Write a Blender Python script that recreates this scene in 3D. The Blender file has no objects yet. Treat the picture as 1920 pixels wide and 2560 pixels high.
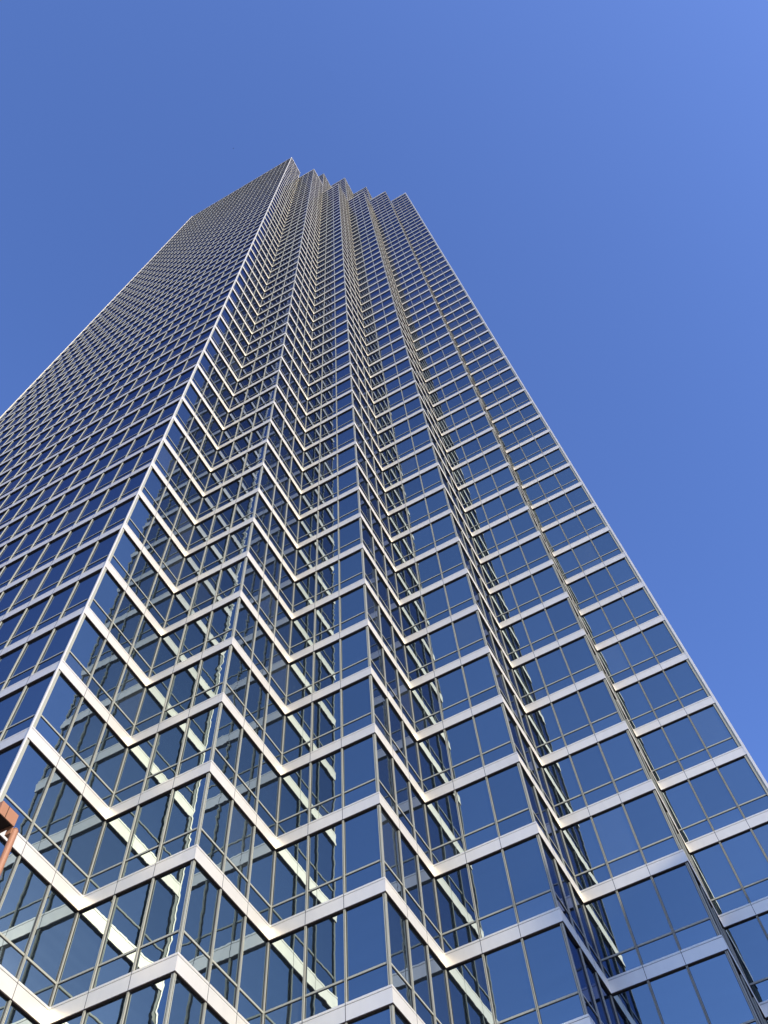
import bpy, math, random
from mathutils import Vector, Matrix

random.seed(7)
SC = bpy.context.scene
COL = SC.collection

# ------------------------------------------------------------------ dimensions
A, B, H = 4.4354, 4.4513, 3.9        # plan module (three bays) along x and y, storey height
Z0 = 18.82                           # height above the ground of the storey line numbered 0
G = 0.09                             # glass plane lies this far behind the white bands
NB = -4                              # lowest storey line
CAM = Vector((19.2371, -12.7566, 1.60))
ROT = ((0.87909225, 0.47367706, -0.05316826),
       (0.44583276, -0.77766299, 0.44325322),
       (0.16861190, -0.41336462, -0.89481826))
FPX = 2226.87                        # focal length in pixels of a 1920 x 2560 frame
SUN = Vector((0.852, -0.358, 0.3827)).normalized()


# ------------------------------------------------------------------ materials
def nodes_of(name):
    m = bpy.data.materials.new(name)
    m.use_nodes = True
    nt = m.node_tree
    nt.nodes.clear()
    out = nt.nodes.new('ShaderNodeOutputMaterial')
    return m, nt, out


def N(nt, typ, **kw):
    n = nt.nodes.new(typ)
    for k, v in kw.items():
        setattr(n, k, v)
    return n


def math_n(nt, op, a, b=None, c=None):
    n = nt.nodes.new('ShaderNodeMath')
    n.operation = op
    for i, v in enumerate((a, b, c)):
        if v is None:
            continue
        if isinstance(v, (int, float)):
            n.inputs[i].default_value = v
        else:
            nt.links.new(v, n.inputs[i])
    return n.outputs[0]


def paint(name, col, rough=0.4, spec=0.5, metal=0.0, vary=0.06, scale=1.5, streak=True, dent=0.0):
    """Coated metal or stone: base colour with soft blotches and rain streaks."""
    m, nt, out = nodes_of(name)
    p = N(nt, 'ShaderNodeBsdfPrincipled')
    p.inputs['Roughness'].default_value = rough
    p.inputs['Specular IOR Level'].default_value = spec
    p.inputs['Metallic'].default_value = metal
    tc = N(nt, 'ShaderNodeTexCoord')
    mp = N(nt, 'ShaderNodeMapping')
    mp.inputs['Scale'].default_value = (scale, scale, scale * (0.25 if streak else 1))
    nt.links.new(tc.outputs['Object'], mp.inputs['Vector'])
    no = N(nt, 'ShaderNodeTexNoise')
    no.inputs['Scale'].default_value = 2.0
    no.inputs['Detail'].default_value = 6.0
    no.inputs['Roughness'].default_value = 0.65
    nt.links.new(mp.outputs[0], no.inputs['Vector'])
    at = N(nt, 'ShaderNodeAttribute', attribute_name='pane')
    wn = N(nt, 'ShaderNodeTexWhiteNoise', noise_dimensions='1D')
    nt.links.new(at.outputs['Fac'], wn.inputs['W'])
    f = math_n(nt, 'MULTIPLY_ADD', no.outputs['Fac'], vary * 2, 1 - vary)
    g = math_n(nt, 'MULTIPLY_ADD', wn.outputs['Value'], vary, -vary / 2)
    f = math_n(nt, 'ADD', f, g)
    mx = N(nt, 'ShaderNodeMix', data_type='RGBA', blend_type='MULTIPLY')
    mx.inputs[0].default_value = 1.0
    mx.inputs[6].default_value = (*col, 1)
    nt.links.new(f, mx.inputs[7])
    nt.links.new(mx.outputs[2], p.inputs['Base Color'])
    if dent:                                       # thin sheet never lies quite flat
        dn = N(nt, 'ShaderNodeTexNoise')
        dn.inputs['Scale'].default_value = 1.7
        dn.inputs['Detail'].default_value = 2.0
        nt.links.new(tc.outputs['Object'], dn.inputs['Vector'])
        bp = N(nt, 'ShaderNodeBump')
        bp.inputs['Distance'].default_value = 1.0
        nt.links.new(math_n(nt, 'MULTIPLY', dn.outputs['Fac'], dent * 8), bp.inputs['Height'])
        nt.links.new(bp.outputs[0], p.inputs['Normal'])
    nt.links.new(p.outputs[0], out.inputs[0])
    return m


def mirror_glass():
    """Reflective coated glass; each pane bulges, tilts and ripples a little differently."""
    m, nt, out = nodes_of('mirror_glass')
    at = N(nt, 'ShaderNodeAttribute', attribute_name='pane')
    wn = N(nt, 'ShaderNodeTexWhiteNoise', noise_dimensions='1D')
    nt.links.new(at.outputs['Fac'], wn.inputs['W'])
    sep = N(nt, 'ShaderNodeSeparateColor')
    nt.links.new(wn.outputs['Color'], sep.inputs[0])
    r1, r2, r3 = sep.outputs
    uv = N(nt, 'ShaderNodeUVMap', uv_map='UVMap')
    su = N(nt, 'ShaderNodeSeparateXYZ')
    nt.links.new(uv.outputs[0], su.inputs[0])
    u, v = su.outputs[0], su.outputs[1]
    pu = math_n(nt, 'MULTIPLY', u, math_n(nt, 'SUBTRACT', 1.0, u))
    pv = math_n(nt, 'MULTIPLY', v, math_n(nt, 'SUBTRACT', 1.0, v))
    pil = math_n(nt, 'MULTIPLY', math_n(nt, 'MULTIPLY', pu, pv), 16.0)
    pil = math_n(nt, 'MULTIPLY', pil, math_n(nt, 'MULTIPLY_ADD', r1, 0.0040, -0.0013))
    tu = math_n(nt, 'MULTIPLY', u, math_n(nt, 'MULTIPLY_ADD', r2, 0.0050, -0.0025))
    tv = math_n(nt, 'MULTIPLY', v, math_n(nt, 'MULTIPLY_ADD', r3, 0.0070, -0.0035))
    tc = N(nt, 'ShaderNodeTexCoord')
    mp = N(nt, 'ShaderNodeMapping')
    mp.inputs['Scale'].default_value = (0.55, 0.55, 2.1)
    nt.links.new(tc.outputs['Object'], mp.inputs['Vector'])
    no = N(nt, 'ShaderNodeTexNoise', noise_dimensions='4D')
    no.inputs['Scale'].default_value = 1.0
    no.inputs['Detail'].default_value = 1.0
    no.inputs['Roughness'].default_value = 0.45
    nt.links.new(mp.outputs[0], no.inputs['Vector'])
    nt.links.new(math_n(nt, 'MULTIPLY', at.outputs['Fac'], 3.7), no.inputs['W'])
    rip = math_n(nt, 'MULTIPLY', no.outputs['Fac'], math_n(nt, 'MULTIPLY_ADD', r2, 0.0040, 0.0018))
    hgt = math_n(nt, 'ADD', math_n(nt, 'ADD', pil, rip), math_n(nt, 'ADD', tu, tv))
    bp = N(nt, 'ShaderNodeBump')
    bp.inputs['Strength'].default_value = 1.0
    bp.inputs['Distance'].default_value = 1.0
    nt.links.new(hgt, bp.inputs['Height'])
    gl = N(nt, 'ShaderNodeBsdfGlossy')
    gl.inputs['Roughness'].default_value = 0.0
    mx = N(nt, 'ShaderNodeMix', data_type='RGBA', blend_type='MIX')
    mx.inputs[6].default_value = (*GLASS_A, 1)
    mx.inputs[7].default_value = (*GLASS_B, 1)
    nt.links.new(r3, mx.inputs[0])
    lw = N(nt, 'ShaderNodeLayerWeight')           # darker grazing tint stands in for the polarised sky's weaker reflection
    lw.inputs['Blend'].default_value = 0.5
    mr = N(nt, 'ShaderNodeMapRange')
    mr.inputs['From Min'].default_value = 0.55
    mr.inputs['From Max'].default_value = 0.82
    nt.links.new(lw.outputs['Facing'], mr.inputs['Value'])
    gz = N(nt, 'ShaderNodeMix', data_type='RGBA', blend_type='MIX')
    gz.inputs[7].default_value = (*GLASS_G, 1)
    nt.links.new(mr.outputs[0], gz.inputs[0])
    nt.links.new(mx.outputs[2], gz.inputs[6])
    nt.links.new(gz.outputs[2], gl.inputs['Color'])
    nt.links.new(bp.outputs[0], gl.inputs['Normal'])
    df = N(nt, 'ShaderNodeBsdfDiffuse')          # the dim room behind the coating
    bl = N(nt, 'ShaderNodeMix', data_type='RGBA', blend_type='MIX')
    bl.inputs[6].default_value = (0.004, 0.006, 0.009, 1)
    bl.inputs[7].default_value = (0.011, 0.014, 0.017, 1)     # a drawn blind in a few rooms
    nt.links.new(math_n(nt, 'GREATER_THAN', wn.outputs['Value'], 0.93), bl.inputs[0])
    nt.links.new(bl.outputs[2], df.inputs['Color'])
    ad = N(nt, 'ShaderNodeAddShader')
    nt.links.new(gl.outputs[0], ad.inputs[0])
    nt.links.new(df.outputs[0], ad.inputs[1])
    nt.links.new(ad.outputs[0], out.inputs[0])
    return m


GLASS_A = (0.295, 0.350, 0.340)
GLASS_B = (0.360, 0.420, 0.405)
GLASS_G = (0.135, 0.17, 0.285)
M_GLASS = mirror_glass()
M_WHITE = paint('white_coated_panel', (0.69, 0.65, 0.535), 0.40, 0.5, metal=0.6, vary=0.07, dent=0.0012)
M_GREY = paint('champagne_metal', (0.235, 0.24, 0.195), 0.38, 0.5, vary=0.05)
M_DARK = paint('black_gasket', (0.020, 0.019, 0.020), 0.5, 0.3, vary=0.1)
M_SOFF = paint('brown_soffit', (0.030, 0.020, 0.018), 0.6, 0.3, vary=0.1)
M_ROOF = paint('roof_gravel', (0.30, 0.29, 0.27), 0.9, 0.2, vary=0.2, streak=False)
M_RUST = paint('terracotta_paint', (0.235, 0.112, 0.060), 0.55, 0.35, vary=0.08, scale=3)
M_HOLE = paint('dark_inside', (0.022, 0.014, 0.011), 0.8, 0.2)
M_STONE = paint('granite_base', (0.30, 0.28, 0.26), 0.5, 0.4, vary=0.12, streak=False)
M_CONC = paint('pale_concrete', (0.38, 0.36, 0.33), 0.85, 0.3, vary=0.12)
M_GROUND = paint('city_ground', (0.20, 0.19, 0.18), 0.95, 0.2, vary=0.25, scale=0.05, streak=False)
M_PAVE = paint('paving_stone', (0.33, 0.31, 0.29), 0.9, 0.2, vary=0.15, scale=1.0, streak=False)
M_ASPH = paint('asphalt', (0.05, 0.05, 0.052), 0.9, 0.2, vary=0.2, scale=1.0, streak=False)
M_LINE = paint('road_paint', (0.75, 0.74, 0.70), 0.8, 0.2, vary=0.1)
M_BIRD = paint('dark_feathers', (0.03, 0.028, 0.026), 0.8, 0.2)


# ------------------------------------------------------------------ mesh builder
class MB:
    def __init__(s):
        s.v = []; s.f = []; s.m = []; s.p = []; s.uv = []

    def quad(s, pts, mat=0, pane=0.0, uv=((0, 0), (1, 0), (1, 1), (0, 1))):
        i = len(s.v)
        s.v.extend(pts)
        s.f.append(tuple(range(i, i + len(pts))))
        s.m.append(mat); s.p.append(pane)
        s.uv.extend(uv[:len(pts)] if len(pts) <= 4 else [(0, 0)] * len(pts))

    def box8(s, c, mat=0, pane=0.0, skip=()):
        """c: 8 corners, bottom ring then top ring, both counter-clockwise seen from above."""
        fs = {'bottom': (3, 2, 1, 0), 'top': (4, 5, 6, 7), 's0': (0, 1, 5, 4), 's1': (1, 2, 6, 5),
              's2': (2, 3, 7, 6), 's3': (3, 0, 4, 7)}
        for k, q in fs.items():
            if k not in skip:
                s.quad([c[j] for j in q], mat, pane)

    def box(s, lo, hi, mat=0, pane=0.0):
        x0, y0, z0 = lo; x1, y1, z1 = hi
        s.box8([(x0, y0, z0), (x1, y0, z0), (x1, y1, z0), (x0, y1, z0),
                (x0, y0, z1), (x1, y0, z1), (x1, y1, z1), (x0, y1, z1)], mat, pane)

    def tube(s, p0, p1, r, mat=0, n=16, r1=None):
        p0 = Vector(p0); p1 = Vector(p1); d = (p1 - p0).normalized()
        a = d.orthogonal().normalized(); b = d.cross(a)
        r1 = r if r1 is None else r1
        ring = lambda c, rr: [tuple(c + (a * math.cos(t) + b * math.sin(t)) * rr)
                              for t in [2 * math.pi * k / n for k in range(n)]]
        q0, q1 = ring(p0, r), ring(p1, r1)
        for k in range(n):
            s.quad([q0[k], q0[(k + 1) % n], q1[(k + 1) % n], q1[k]], mat)
        s.quad(q1, mat); s.quad(q0[::-1], mat)

    def build(s, name, mats, parent=None, smooth=False):
        me = bpy.data.meshes.new(name)
        me.from_pydata(s.v, [], s.f)
        for mt in mats:
            me.materials.append(mt)
        me.polygons.foreach_set('material_index', s.m)
        at = me.attributes.new('pane', 'FLOAT', 'FACE')
        at.data.foreach_set('value', s.p)
        ul = me.uv_layers.new(name='UVMap')
        ul.data.foreach_set('uv', [c for q in s.uv for c in q])
        if smooth:
            me.polygons.foreach_set('use_smooth', [True] * len(s.f))
        me.update()
        o = bpy.data.objects.new(name, me)
        COL.objects.link(o)
        if parent is not None:
            o.parent = parent
        return o


def thing(name, label, cat, group=None, loc=(0, 0, 0)):
    o = bpy.data.objects.new(name, None)
    COL.objects.link(o)
    o.location = loc
    o['label'] = label; o['category'] = cat
    if group:
        o['group'] = group
    return o


# ------------------------------------------------------------------ projection (for choosing the biggest parts)
def project(p):
    d = Vector(p) - CAM
    q = [sum(ROT[r][k] * d[k] for k in range(3)) for r in range(3)]
    if q[2] > -0.5:
        return None
    return (960 + FPX * q[0] / -q[2], 1280 - FPX * q[1] / -q[2])


def area_in_frame(pts):
    poly = [project(p) for p in pts]
    if any(p is None for p in poly):
        return 0.0
    for ax, lim, sg in ((0, 0, 1), (0, 1920, -1), (1, 0, 1), (1, 2560, -1)):
        out = []
        for k in range(len(poly)):
            a, b = poly[k], poly[(k + 1) % len(poly)]
            da, db = (a[ax] - lim) * sg, (b[ax] - lim) * sg
            if da >= 0:
                out.append(a)
            if (da >= 0) != (db >= 0):
                t = da / (da - db)
                out.append((a[0] + (b[0] - a[0]) * t, a[1] + (b[1] - a[1]) * t))
        poly = out
        if not poly:
            return 0.0
    return abs(sum(poly[k][0] * poly[(k + 1) % len(poly)][1] - poly[(k + 1) % len(poly)][0] * poly[k][1]
                   for k in range(len(poly)))) / 2


# ------------------------------------------------------------------ the tower's massing
X0, X1, Y0, Y1 = -12, 5, 0, 17          # plan extent in modules


def fold(i, j):
    """Cell centre folded into the corner the photograph shows (the plan repeats on all four)."""
    x, y = i + 0.5, j + 0.5
    return -3.5 + abs(x + 3.5), 8.5 - abs(y - 8.5)


def height(i, j):
    """Roof height of a cell in storeys above line 0; None outside the plan."""
    if not (X0 <= i < X1 and Y0 <= j < Y1):
        return None
    x, y = fold(i, j)
    if x > math.floor(y) and x > 0:
        k = math.floor(x)                # column index past the straight front
        if math.floor(y) < k + 1:
            return None
    step = math.floor(y) - math.ceil(x - 0.5) if x > 0 else 99
    r, c = math.floor(y), math.floor(x)
    if r <= c:
        return None
    if (c, r) in ((0, 1), (3, 4)):
        return 57.3
    if (c, r) in ((1, 2), (2, 3)):
        return 53.0
    if r == 0 or c >= 4:
        return 60.3
    if r == 1 or c == 3:
        return 57.3
    if r == 2 or c == 2:
        return 64.75
    return 66.4


TOWER = thing('glass_skyscraper',
              'tall mirror glass skyscraper with stepped corner and white bands at every floor',
              'skyscraper')

PANES, BANDS, POSTS = [], [], []         # candidates for single parts: (area, visible, builder)
_pane = [0]


def next_pane():
    _pane[0] += 1
    return _pane[0] * 0.137


class Wall:
    """One module of facade: origin at its left end seen from outside, tangent t, outward normal n."""
    def __init__(s, p, t, n, L, zb, zt, ends, seen, top):
        s.p, s.t, s.n, s.L, s.zb, s.zt, s.ends, s.seen = Vector(p), Vector(t), Vector(n), L, zb, zt, ends, seen
        s.top = top

    def P(s, a, o, z):
        q = s.p + s.t * a + s.n * (o - G)      # o = 0 is the glass, o = G the face of the bands
        return (q.x, q.y, z)

    def glass_span(s):
        a0 = {'convex': G, 'concave': -G, 'straight': 0.0}[s.ends[0]]
        a1 = {'convex': s.L - G, 'concave': s.L + G, 'straight': s.L}[s.ends[1]]
        sh = -G if s.ends == ('straight', 'straight') and False else 0.0
        return a0 + sh, a1 + sh

    def bars(s):
        a0, a1 = s.glass_span()
        lo, hi = a0, a1
        if s.ends[0] == 'straight':
            lo = 0.0
        if s.ends[1] == 'straight':
            hi = s.L
        return [lo + (hi - lo) * k / 3 for k in range(4)]

    def bx(s, mb, a0, a1, o0, o1, z0, z1, mat, pane=0.0, skip=(), mit=(0, 0)):
        """mit: extra length at the front face of the left and right end (mitres)."""
        c = [s.P(a0 - mit[0], o1, z0), s.P(a1 + mit[1], o1, z0), s.P(a1, o0, z0), s.P(a0, o0, z0),
             s.P(a0 - mit[0], o1, z1), s.P(a1 + mit[1], o1, z1), s.P(a1, o0, z1), s.P(a0, o0, z1)]
        mb.box8(c, mat, pane, skip)


walls = []
posts = {}                               # (x, y) plan corner -> dict(kind, zb, zt, seen)
for i in range(X0 - 1, X1 + 1):
    for j in range(Y0 - 1, Y1 + 1):
        h = height(i, j)
        if h is None:
            continue
        for (di, dj) in ((0, -1), (1, 0), (0, 1), (-1, 0)):
            h2 = height(i + di, j + dj)
            if h2 is not None and h2 >= h:
                continue
            zb = NB if h2 is None else h2
            if dj == -1:
                p, t, n, L = (i * A, j * B, 0), (1, 0, 0), (0, -1, 0), A
                lft, rgt = (i - 1, j), (i + 1, j)
            elif di == 1:
                p, t, n, L = ((i + 1) * A, j * B, 0), (0, 1, 0), (1, 0, 0), B
                lft, rgt = (i, j - 1), (i, j + 1)
            elif dj == 1:
                p, t, n, L = ((i + 1) * A, (j + 1) * B, 0), (-1, 0, 0), (0, 1, 0), A
                lft, rgt = (i + 1, j), (i - 1, j)
            else:
                p, t, n, L = (i * A, (j + 1) * B, 0), (0, -1, 0), (-1, 0, 0), B
                lft, rgt = (i, j + 1), (i, j - 1)
            # the wall may change its end kind with height: cut it where the neighbours' roofs end
            hs = {zb, h}
            for (ci, cj) in (lft, rgt, (lft[0] + di, lft[1] + dj), (rgt[0] + di, rgt[1] + dj)):
                q = height(ci, cj)
                if q is not None and zb < q < h:
                    hs.add(float(math.floor(q)))
            hs = sorted(q for q in hs if q == zb or q == h or (zb + 0.6 < q < h))
            for z0, z1 in zip(hs, hs[1:]):
                zm = (z0 + z1) / 2
                solid = lambda c: (height(*c) or -99) > zm
                ends = []
                for c in (lft, rgt):
                    out = (c[0] + di, c[1] + dj)
                    ends.append('concave' if solid(out) else ('straight' if solid(c) else 'convex'))
                seen = (dj == -1 or di == 1) and i >= -7 and j <= 12
                walls.append(Wall(p, t, n, L, z0, z1, tuple(ends), seen, z1 == h))
                for e, s_ in ((ends[0], 0), (ends[1], L)):
                    if e != 'straight':
                        q = Vector(p) + Vector(t) * s_
                        key = (round(q.x / A), round(q.y / B), e)
                        d = posts.setdefault(key, {'zb': z0, 'zt': z1, 'seen': False, 'dirs': set()})
                        d['zb'] = min(d['zb'], z0); d['zt'] = max(d['zt'], z1)
                        d['seen'] |= seen; d['dirs'].add((tuple(n), tuple(t), s_ > 0))

ZF = lambda n: Z0 + n * H


def storey_lines(w):
    n0 = math.ceil(w.zb - 1e-6)
    out = [n for n in range(n0, int(math.floor(w.zt - 0.15)) + 1)]
    return out


def band_mesh(mb, w, z, simple=False, joints=True):
    """White band whose top edge is at height z: coping strip, main panel, dark soffit, panel joints."""
    # front ends at the module corner, back ends at the glass corner
    a0 = 0.0; a1 = w.L
    m0 = {'convex': 0.0, 'concave': 0.0, 'straight': 0.0}
    ends = []
    for k, e in enumerate(w.ends):
        ends.append({'convex': G, 'concave': -G, 'straight': 0.0}[e])
    b0, b1 = a0 + ends[0], a1 - ends[1]
    mit = (ends[0], ends[1])
    pr = next_pane()
    w.bx(mb, b0, b1, -0.05, 0, z - 0.07, z, 0, pr, skip=('s2',), mit=(0, 0)) if False else None
    w.bx(mb, b0, b1, 0.0, G, z - 0.075, z, 0, pr, skip=('s2',), mit=mit)
    w.bx(mb, b0, b1, 0.0, G - 0.02, z - 0.097, z - 0.075, 2, pr, skip=('s2', 'top', 'bottom'),
         mit=tuple(m_ * (G - 0.02) / G for m_ in mit))
    w.bx(mb, b0, b1, 0.0, G, z - 0.575, z - 0.097, 0, pr, skip=('s2', 'bottom'), mit=mit)
    # soffit: dark return a touch below the panel
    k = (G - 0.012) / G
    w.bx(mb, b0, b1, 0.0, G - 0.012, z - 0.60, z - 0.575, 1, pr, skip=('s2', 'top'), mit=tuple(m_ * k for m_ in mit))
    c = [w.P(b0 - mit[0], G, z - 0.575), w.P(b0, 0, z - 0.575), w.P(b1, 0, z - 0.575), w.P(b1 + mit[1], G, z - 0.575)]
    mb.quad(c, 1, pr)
    if joints:
        bs = w.bars()
        for a in ([bs[1], bs[2]] + ([bs[0]] if w.ends[0] == 'straight' else [])):
            w.bx(mb, a - 0.010, a + 0.010, 0.0, G + 0.002, z - 0.576, z + 0.001, 2, pr, skip=('s2',))


def pane_mesh(mb, w, a0, a1, z, ztop):
    """Large pane under the band above, small pane under the transom; returns the transom's box."""
    zt = z + 0.80
    lo, hi = z - 0.02, ztop - 0.55
    if hi - lo < 1.2:
        mb.quad([w.P(a0, 0, lo), w.P(a1, 0, lo), w.P(a1, 0, hi), w.P(a0, 0, hi)], 0, next_pane())
        return None
    mb.quad([w.P(a0, 0, lo), w.P(a1, 0, lo), w.P(a1, 0, zt), w.P(a0, 0, zt)], 0, next_pane())
    mb.quad([w.P(a0, 0, zt), w.P(a1, 0, zt), w.P(a1, 0, hi), w.P(a0, 0, hi)], 0, next_pane())
    return zt


def transom_mesh(mb, w, a0, a1, zt):
    w.bx(mb, a0 + 0.05, a1 - 0.05, 0.0, 0.030, zt - 0.028, zt + 0.040, 0, 0.0, skip=('s2',))
    w.bx(mb, a0 + 0.05, a1 - 0.05, 0.0, 0.012, zt - 0.048, zt - 0.028, 1, 0.0, skip=('s2', 'top'))


def bar_mesh(mb, w, a, z0, z1):
    """Vertical mullion: projecting fin with a shadow groove, black gaskets on both sides."""
    w.bx(mb, a - 0.033, a - 0.010, 0.0, 0.070, z0, z1, 0, 0.0, skip=('s2',))
    w.bx(mb, a + 0.010, a + 0.033, 0.0, 0.070, z0, z1, 0, 0.0, skip=('s2',))
    w.bx(mb, a - 0.010, a + 0.010, 0.0, 0.035, z0, z1, 1, 0.0, skip=('s2', 's1', 's3'))
    w.bx(mb, a - 0.049, a - 0.033, 0.0, 0.020, z0, z1, 1, 0.0, skip=('s2', 's1'))
    w.bx(mb, a + 0.033, a + 0.049, 0.0, 0.020, z0, z1, 1, 0.0, skip=('s2', 's3'))


far_glass, far_trans, far_band, far_bar = MB(), MB(), MB(), MB()
cand_win, cand_band = [], []
bar_runs = {}
for w in walls:
    lines = storey_lines(w)
    zroof = ZF(w.zt)
    zbase = ZF(w.zb)
    bs = w.bars()
    # window rows between band tops; last row reaches the roof coping
    edges = [ZF(n) for n in lines]
    tops = edges + [zroof]
    if w.zb > NB + 0.01 and (not edges or edges[0] - zbase > 0.6):
        tops = [zbase] + tops
    elif w.zb <= NB + 0.01:
        tops = tops
    if not w.seen:
        # plain far sides: glass sheet per bay row and one band per storey
        for z0, z1 in zip(tops, tops[1:]):
            for a0, a1 in zip(bs, bs[1:]):
                pane_mesh(far_glass, w, a0, a1, z0, z1)
        for z in edges + ([zroof] if w.top else []):
            band_mesh(far_band, w, z, joints=False)
        for a in bs[1:3]:
            bar_mesh(far_bar, w, a, zbase, zroof - 0.05)
        continue
    for z0, z1 in zip(tops, tops[1:]):
        for a0, a1 in zip(bs, bs[1:]):
            ar = area_in_frame([w.P(a0, 0, z0), w.P(a1, 0, z0), w.P(a1, 0, z1 - 0.58), w.P(a0, 0, z1 - 0.58)])
            if (CAM - w.p).dot(w.n) <= 0:
                ar = 0
            cand_win.append((ar, w, a0, a1, z0, z1))
    for z in edges + ([zroof] if w.top else []):
        ar = area_in_frame([w.P(0, G, z - 0.58), w.P(w.L, G, z - 0.58), w.P(w.L, G, z), w.P(0, G, z)])
        if (CAM - w.p).dot(w.n) <= 0:
            ar = 0
        cand_band.append((ar, w, z))
    al = bs[1:3] + ([bs[0]] if w.ends[0] == 'straight' else [])
    for a in al:
        q = w.P(a, 0, 0)
        key = (round(q[0], 2), round(q[1], 2), tuple(w.n))
        r = bar_runs.setdefault(key, [w, a, zbase, zroof - 0.05])
        r[2] = min(r[2], zbase); r[3] = max(r[3], zroof - 0.05)

cand_win.sort(key=lambda c: -c[0])
cand_band.sort(key=lambda c: -c[0])
for k, (ar, w, a0, a1, z0, z1) in enumerate(cand_win):
    if k < 100 and ar > 0:
        g, t = MB(), MB()
        zt = pane_mesh(g, w, a0, a1, z0, z1)
        o = g.build('window', [M_GLASS], TOWER)
        if zt is not None:
            transom_mesh(t, w, a0, a1, zt)
            t.build('transom', [M_GREY, M_DARK], o)
    else:
        zt = pane_mesh(far_glass, w, a0, a1, z0, z1)
        if zt is not None:
            transom_mesh(far_trans, w, a0, a1, zt)
for k, (ar, w, z) in enumerate(cand_band):
    if k < 100 and ar > 0:
        b = MB()
        band_mesh(b, w, z)
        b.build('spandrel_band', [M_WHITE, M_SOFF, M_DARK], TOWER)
    else:
        band_mesh(far_band, w, z)
# mullions run the full height of their wall
runs = sorted(bar_runs.values(), key=lambda r: -area_in_frame(
    [r[0].P(r[1] - .05, 0, r[2]), r[0].P(r[1] + .05, 0, r[2]), r[0].P(r[1] + .05, 0, r[3]), r[0].P(r[1] - .05, 0, r[3])])
    if (CAM - r[0].p).dot(r[0].n) > 0 else 0)
for k, (w, a, z0, z1) in enumerate(runs):
    if k < 60 and (CAM - w.p).dot(w.n) > 0:
        b = MB()
        bar_mesh(b, w, a, z0, z1)
        b.build('mullion', [M_GREY, M_DARK], TOWER)
    else:
        bar_mesh(far_bar, w, a, z0, z1)

# corner posts: white covers on the ends of the long fronts, grey ones on the steps, slim ones inside
far_post = MB()
for (gx, gy, e), d in posts.items():
    ns = {q[0][:2] for q in d['dirs']}
    nx = sum(q[0] for q in ns); ny = sum(q[1] for q in ns)
    if not nx or not ny:
        continue
    x, y = gx * A, gy * B
    z0, z1 = ZF(d['zb']), ZF(d['zt'])
    b = MB() if d['seen'] else far_post
    sx, sy = (1 if nx > 0 else -1), (1 if ny > 0 else -1)

    def cbox(lo, hi, mat, zz0=None, zz1=None):
        xs = sorted((x + sx * lo[0], x + sx * hi[0])); ys = sorted((y + sy * lo[1], y + sy * hi[1]))
        b.box((xs[0], ys[0], z0 if zz0 is None else zz0), (xs[1], ys[1], z1 if zz1 is None else zz1), mat)
    if e == 'convex':
        # local axes: positive is outward from the module corner
        long_end = (gx, gy) in ((0, 0), (5, 5), (-7, 0), (5, 12), (-12, 5), (-12, 12), (0, 17), (-7, 17))
        if long_end:
            # a white fin runs up the end of the long front; a champagne post closes the step side
            front = (gx, gy) in ((0, 0), (-7, 0), (0, 17), (-7, 17))
            if front:
                cbox((-0.045, -0.020), (0.010, 0.048), 0, None, z1 + 0.05)
            else:
                cbox((-0.020, -0.060), (0.100, 0.012), 0, None, z1 + 0.05)
            cbox((-0.170, -0.170), (-0.022, -0.022), 1)
            cbox((-0.200, -0.200), (-0.078, -0.078), 2)
        else:
            z1 -= 0.05
            cbox((-0.140, -0.140), (-0.038, -0.038), 1)
            cbox((-0.104, -0.141), (-0.088, -0.0365), 2)
            cbox((-0.141, -0.104), (-0.0365, -0.088), 2)
            cbox((-0.160, -0.160), (-0.078, -0.078), 2)
        nm = 'corner_post'
    else:
        z1 -= 0.05
        cbox((-0.2, -0.2), (-0.035, -0.035), 1)
        cbox((-0.21, -0.21), (-0.078, -0.012), 2)
        cbox((-0.21, -0.21), (-0.012, -0.078), 2)
        nm = 'corner_mullion'
    if d['seen']:
        b.build(nm, [M_WHITE, M_GREY, M_DARK], TOWER)
for mb, nm, mats in ((far_glass, 'window', [M_GLASS]), (far_trans, 'transom', [M_GREY, M_DARK]),
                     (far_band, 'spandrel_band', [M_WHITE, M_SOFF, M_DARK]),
                     (far_bar, 'mullion', [M_GREY, M_DARK]), (far_post, 'corner_post', [M_WHITE, M_GREY, M_DARK])):
    o = mb.build(nm, mats, TOWER)
    o['kind'] = 'stuff'
# roofs and the stone-clad foot of the tower
rf, ft = MB(), MB()
for i in range(X0, X1):
    for j in range(Y0, Y1):
        h = height(i, j)
        if h is None:
            continue
        rf.quad([(i * A, j * B, ZF(h) - 0.3), ((i + 1) * A, j * B, ZF(h) - 0.3),
                 ((i + 1) * A, (j + 1) * B, ZF(h) - 0.3), (i * A, (j + 1) * B, ZF(h) - 0.3)])
rf.build('roof', [M_ROOF], TOWER)
for w in walls:
    if w.zb <= NB + 0.01:
        w.bx(ft, 0, w.L, -0.3, G + 0.03, 0.0, ZF(NB) - 0.60, 0)
ft.build('stone_base', [M_STONE], TOWER)

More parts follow.
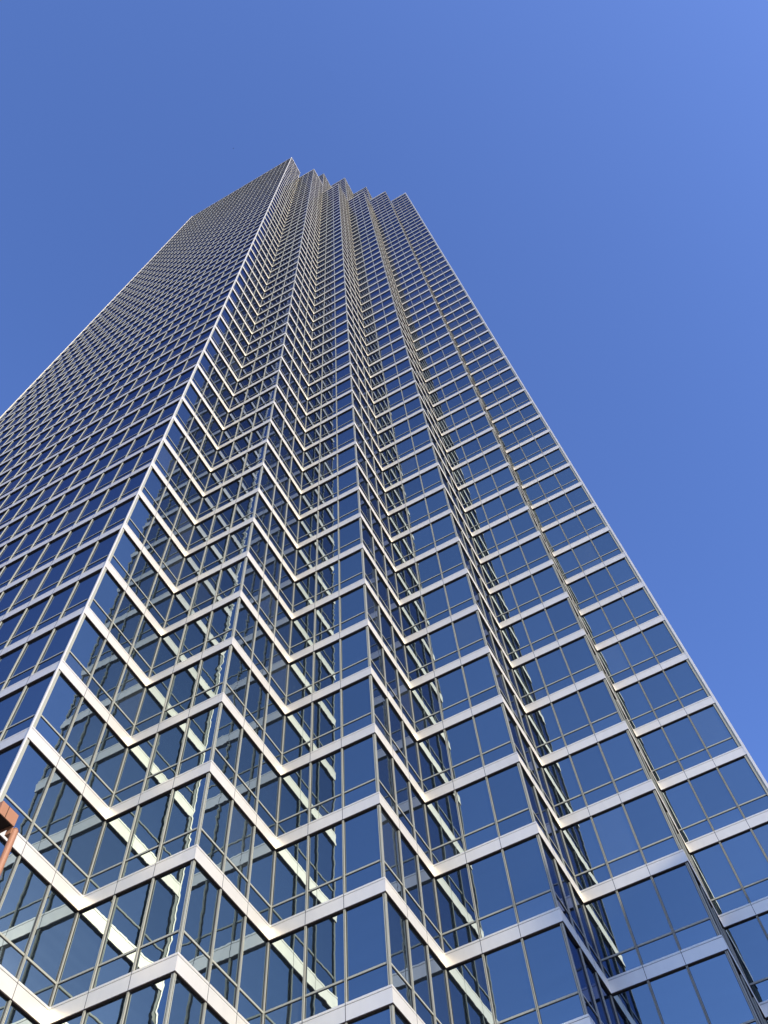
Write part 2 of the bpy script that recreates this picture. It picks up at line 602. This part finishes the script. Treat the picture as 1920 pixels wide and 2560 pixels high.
# ------------------------------------------------------------------ terracotta hoist frame standing by the corner
HO = thing('hoist_frame', 'terracotta painted box beam on a round post at the lower left edge', 'hoist',
           loc=(1.555, -0.10, 0))
zb_ = Z0 + 2.16
post = MB()
post.tube((0, 0, 0), (0, 0, zb_ - 0.02), 0.098, 0, 20)
post.build('post', [M_RUST], HO, smooth=False)
cap = MB()
cap.tube((0, 0, zb_ - 0.02), (0, 0, zb_ + 0.05), 0.106, 0, 20, 0.06)
cap.build('post_cap', [M_RUST], HO)
bm_ = MB()
y1_, y0_, t_ = -0.12, -0.80, 0.03
bm_.box((0.02, y0_, zb_ + 0.02), (0.02 + t_, y1_, zb_ + 0.44), 0)
bm_.box((-0.56, y0_, zb_ + 0.02), (-0.56 + t_, y1_, zb_ + 0.44), 0)
bm_.box((-0.53, y1_ - t_, zb_ + 0.02), (0.02, y1_, zb_ + 0.44), 0)
bm_.box((-0.53, y0_, zb_ + 0.02), (0.02, y0_ + t_, zb_ + 0.44), 0)
bm_.box((-0.53, y0_ + t_, zb_ + 0.10), (0.02, y1_ - t_, zb_ + 0.14), 1)
bm_.box((0.05, y1_ - 0.42, zb_ + 0.02), (0.056, y1_ - 0.40, zb_ + 0.44), 1)
bm_.build('box_beam', [M_RUST, M_HOLE], HO)
br = MB()
br.box((-0.20, -0.13, zb_ - 0.20), (0.0, 0.06, zb_ + 0.03), 0)
br.build('bracket', [M_RUST], HO)
# ------------------------------------------------------------------ the street around
g = MB()
S = 4000
g.quad([(-S, -S, 0), (S, -S, 0), (S, S, 0), (-S, S, 0)])
o = g.build('ground', [M_GROUND]); o['kind'] = 'structure'
pv = MB()
pv.box((-70, -18, 0.004), (40, -0.2, 0.13), 0)
o = pv.build('pavement', [M_PAVE]); o['kind'] = 'structure'
rd = MB()
rd.quad([(-400, -32, 0.006), (400, -32, 0.006), (400, -18, 0.006), (-400, -18, 0.006)])
rd.quad([(44, -17.9, 0.006), (58, -17.9, 0.006), (58, 400, 0.006), (44, 400, 0.006)])
o = rd.build('road', [M_ASPH]); o['kind'] = 'structure'
ln = MB()
for k in range(-60, 60):
    ln.quad([(k * 6, -25.1, 0.011), (k * 6 + 3, -25.1, 0.011), (k * 6 + 3, -24.9, 0.011), (k * 6, -24.9, 0.011)])
o = ln.build('road_marking', [M_LINE]); o['kind'] = 'structure'

# the block across the street whose shadow lies on the tower's lower right
OB = thing('office_block', 'pale concrete office block with ribbon windows across the side street', 'building',
           loc=(100, -23.5, 0))
wl = MB()
HT = Z0 + 44.4
wl.box((0, 0, 0), (34, 52, HT), 0)
wl.build('wall', [M_CONC], OB)
pp = MB()
pp.box((-0.3, -0.3, HT), (34.3, 52.3, HT + 0.25), 0)
pp.build('roof', [M_ROOF], OB)
for k in range(15):
    wr = MB()
    wr.box((-0.04, 1.2, 4.2 + k * 4.0), (-0.004, 50.8, 6.2 + k * 4.0), 0, next_pane())
    wr.build('window', [M_GLASS], OB)

# ------------------------------------------------------------------ a bird high over the roof
def bird():
    d = Vector((583.6 - 960, -(371.0 - 1280), -FPX)).normalized()
    wd = Vector([sum(ROT[r][k] * d[r] for r in range(3)) for k in range(3)])
    p = CAM + wd * 330
    b = MB()
    body = [(-0.22, 0.0), (-0.14, 0.05), (0.0, 0.075), (0.12, 0.05), (0.2, 0.03), (0.26, 0.0)]
    for (xa, ra), (xb, rb) in zip(body, body[1:]):
        for k in range(8):
            t0, t1 = math.pi * 2 * k / 8, math.pi * 2 * (k + 1) / 8
            b.quad([(xa, ra * math.cos(t0), ra * math.sin(t0)), (xb, rb * math.cos(t0), rb * math.sin(t0)),
                    (xb, rb * math.cos(t1), rb * math.sin(t1)), (xa, ra * math.cos(t1), ra * math.sin(t1))])
    for s in (1, -1):
        wg = [(0.10, 0.04 * s, 0.03), (0.05, 0.30 * s, 0.12), (-0.02, 0.52 * s, 0.06), (-0.08, 0.30 * s, 0.10),
              (-0.09, 0.04 * s, 0.03)]
        b.quad(wg); b.quad([(q[0], q[1], q[2] - 0.012) for q in wg][::-1])
    b.quad([(-0.2, -0.02, 0), (-0.2, 0.02, 0), (-0.36, 0.07, 0.01), (-0.36, -0.07, 0.01)])
    o = b.build('bird', [M_BIRD])
    o.location = p; o.rotation_euler = (0.3, 0.1, 0.8); o.scale = (0.5, 0.5, 0.5)
    o['label'] = 'tiny dark bird flying in the open sky above the tower'; o['category'] = 'bird'


bird()

# ------------------------------------------------------------------ camera, sky, sun
cam = bpy.data.cameras.new('camera')
co = bpy.data.objects.new('camera', cam)
COL.objects.link(co)
Rm = Matrix(ROT).transposed()
co.matrix_world = Matrix.Translation(CAM) @ Rm.to_4x4()
cam.sensor_fit = 'VERTICAL'
cam.sensor_height = 36.0
cam.sensor_width = 27.0
cam.lens = FPX / 2560 * 36.0
cam.clip_start = 0.1
cam.clip_end = 9000
SC.camera = co

wd = bpy.data.worlds.new('World')
SC.world = wd
wd.use_nodes = True
nt = wd.node_tree
bg = nt.nodes['Background']
sky = nt.nodes.new('ShaderNodeTexSky')
sky.sky_type = 'NISHITA'
sky.sun_disc = False
EL = math.asin(SUN.z)
sky.sun_elevation = EL
sky.sun_rotation = math.atan2(SUN.x, SUN.y)
sky.altitude = 150
sky.air_density = 0.7
sky.dust_density = 0.85
sky.ozone_density = 6.0
wb = nt.nodes.new('ShaderNodeMix')                 # the phone's white balance
wb.data_type = 'RGBA'; wb.blend_type = 'MULTIPLY'
wb.inputs[0].default_value = 1.0
wb.inputs[7].default_value = (0.98, 0.905, 1.05, 1)
nt.links.new(sky.outputs[0], wb.inputs[6])
nt.links.new(wb.outputs[2], bg.inputs[0])
bg.inputs[1].default_value = 0.15
sl = bpy.data.lights.new('sun', 'SUN')
sl.energy = 3.2
sl.angle = math.radians(0.53)
sl.color = (1.0, 0.885, 0.68)
so = bpy.data.objects.new('sun', sl)
COL.objects.link(so)
so.rotation_euler = SUN.to_track_quat('Z', 'Y').to_euler()
so.location = SUN * 500

SC.view_settings.view_transform = 'Standard'
SC.view_settings.look = 'None'
SC.view_settings.gamma = 1
SC.view_settings.exposure = 1.38
cy = SC.cycles
cy.max_bounces = 12
cy.glossy_bounces = 8
cy.diffuse_bounces = 3
cy.caustics_reflective = True
cy.blur_glossy = 0.15
cy.sample_clamp_indirect = 6.0
cy.use_denoising = True
SC.render.film_transparent = False
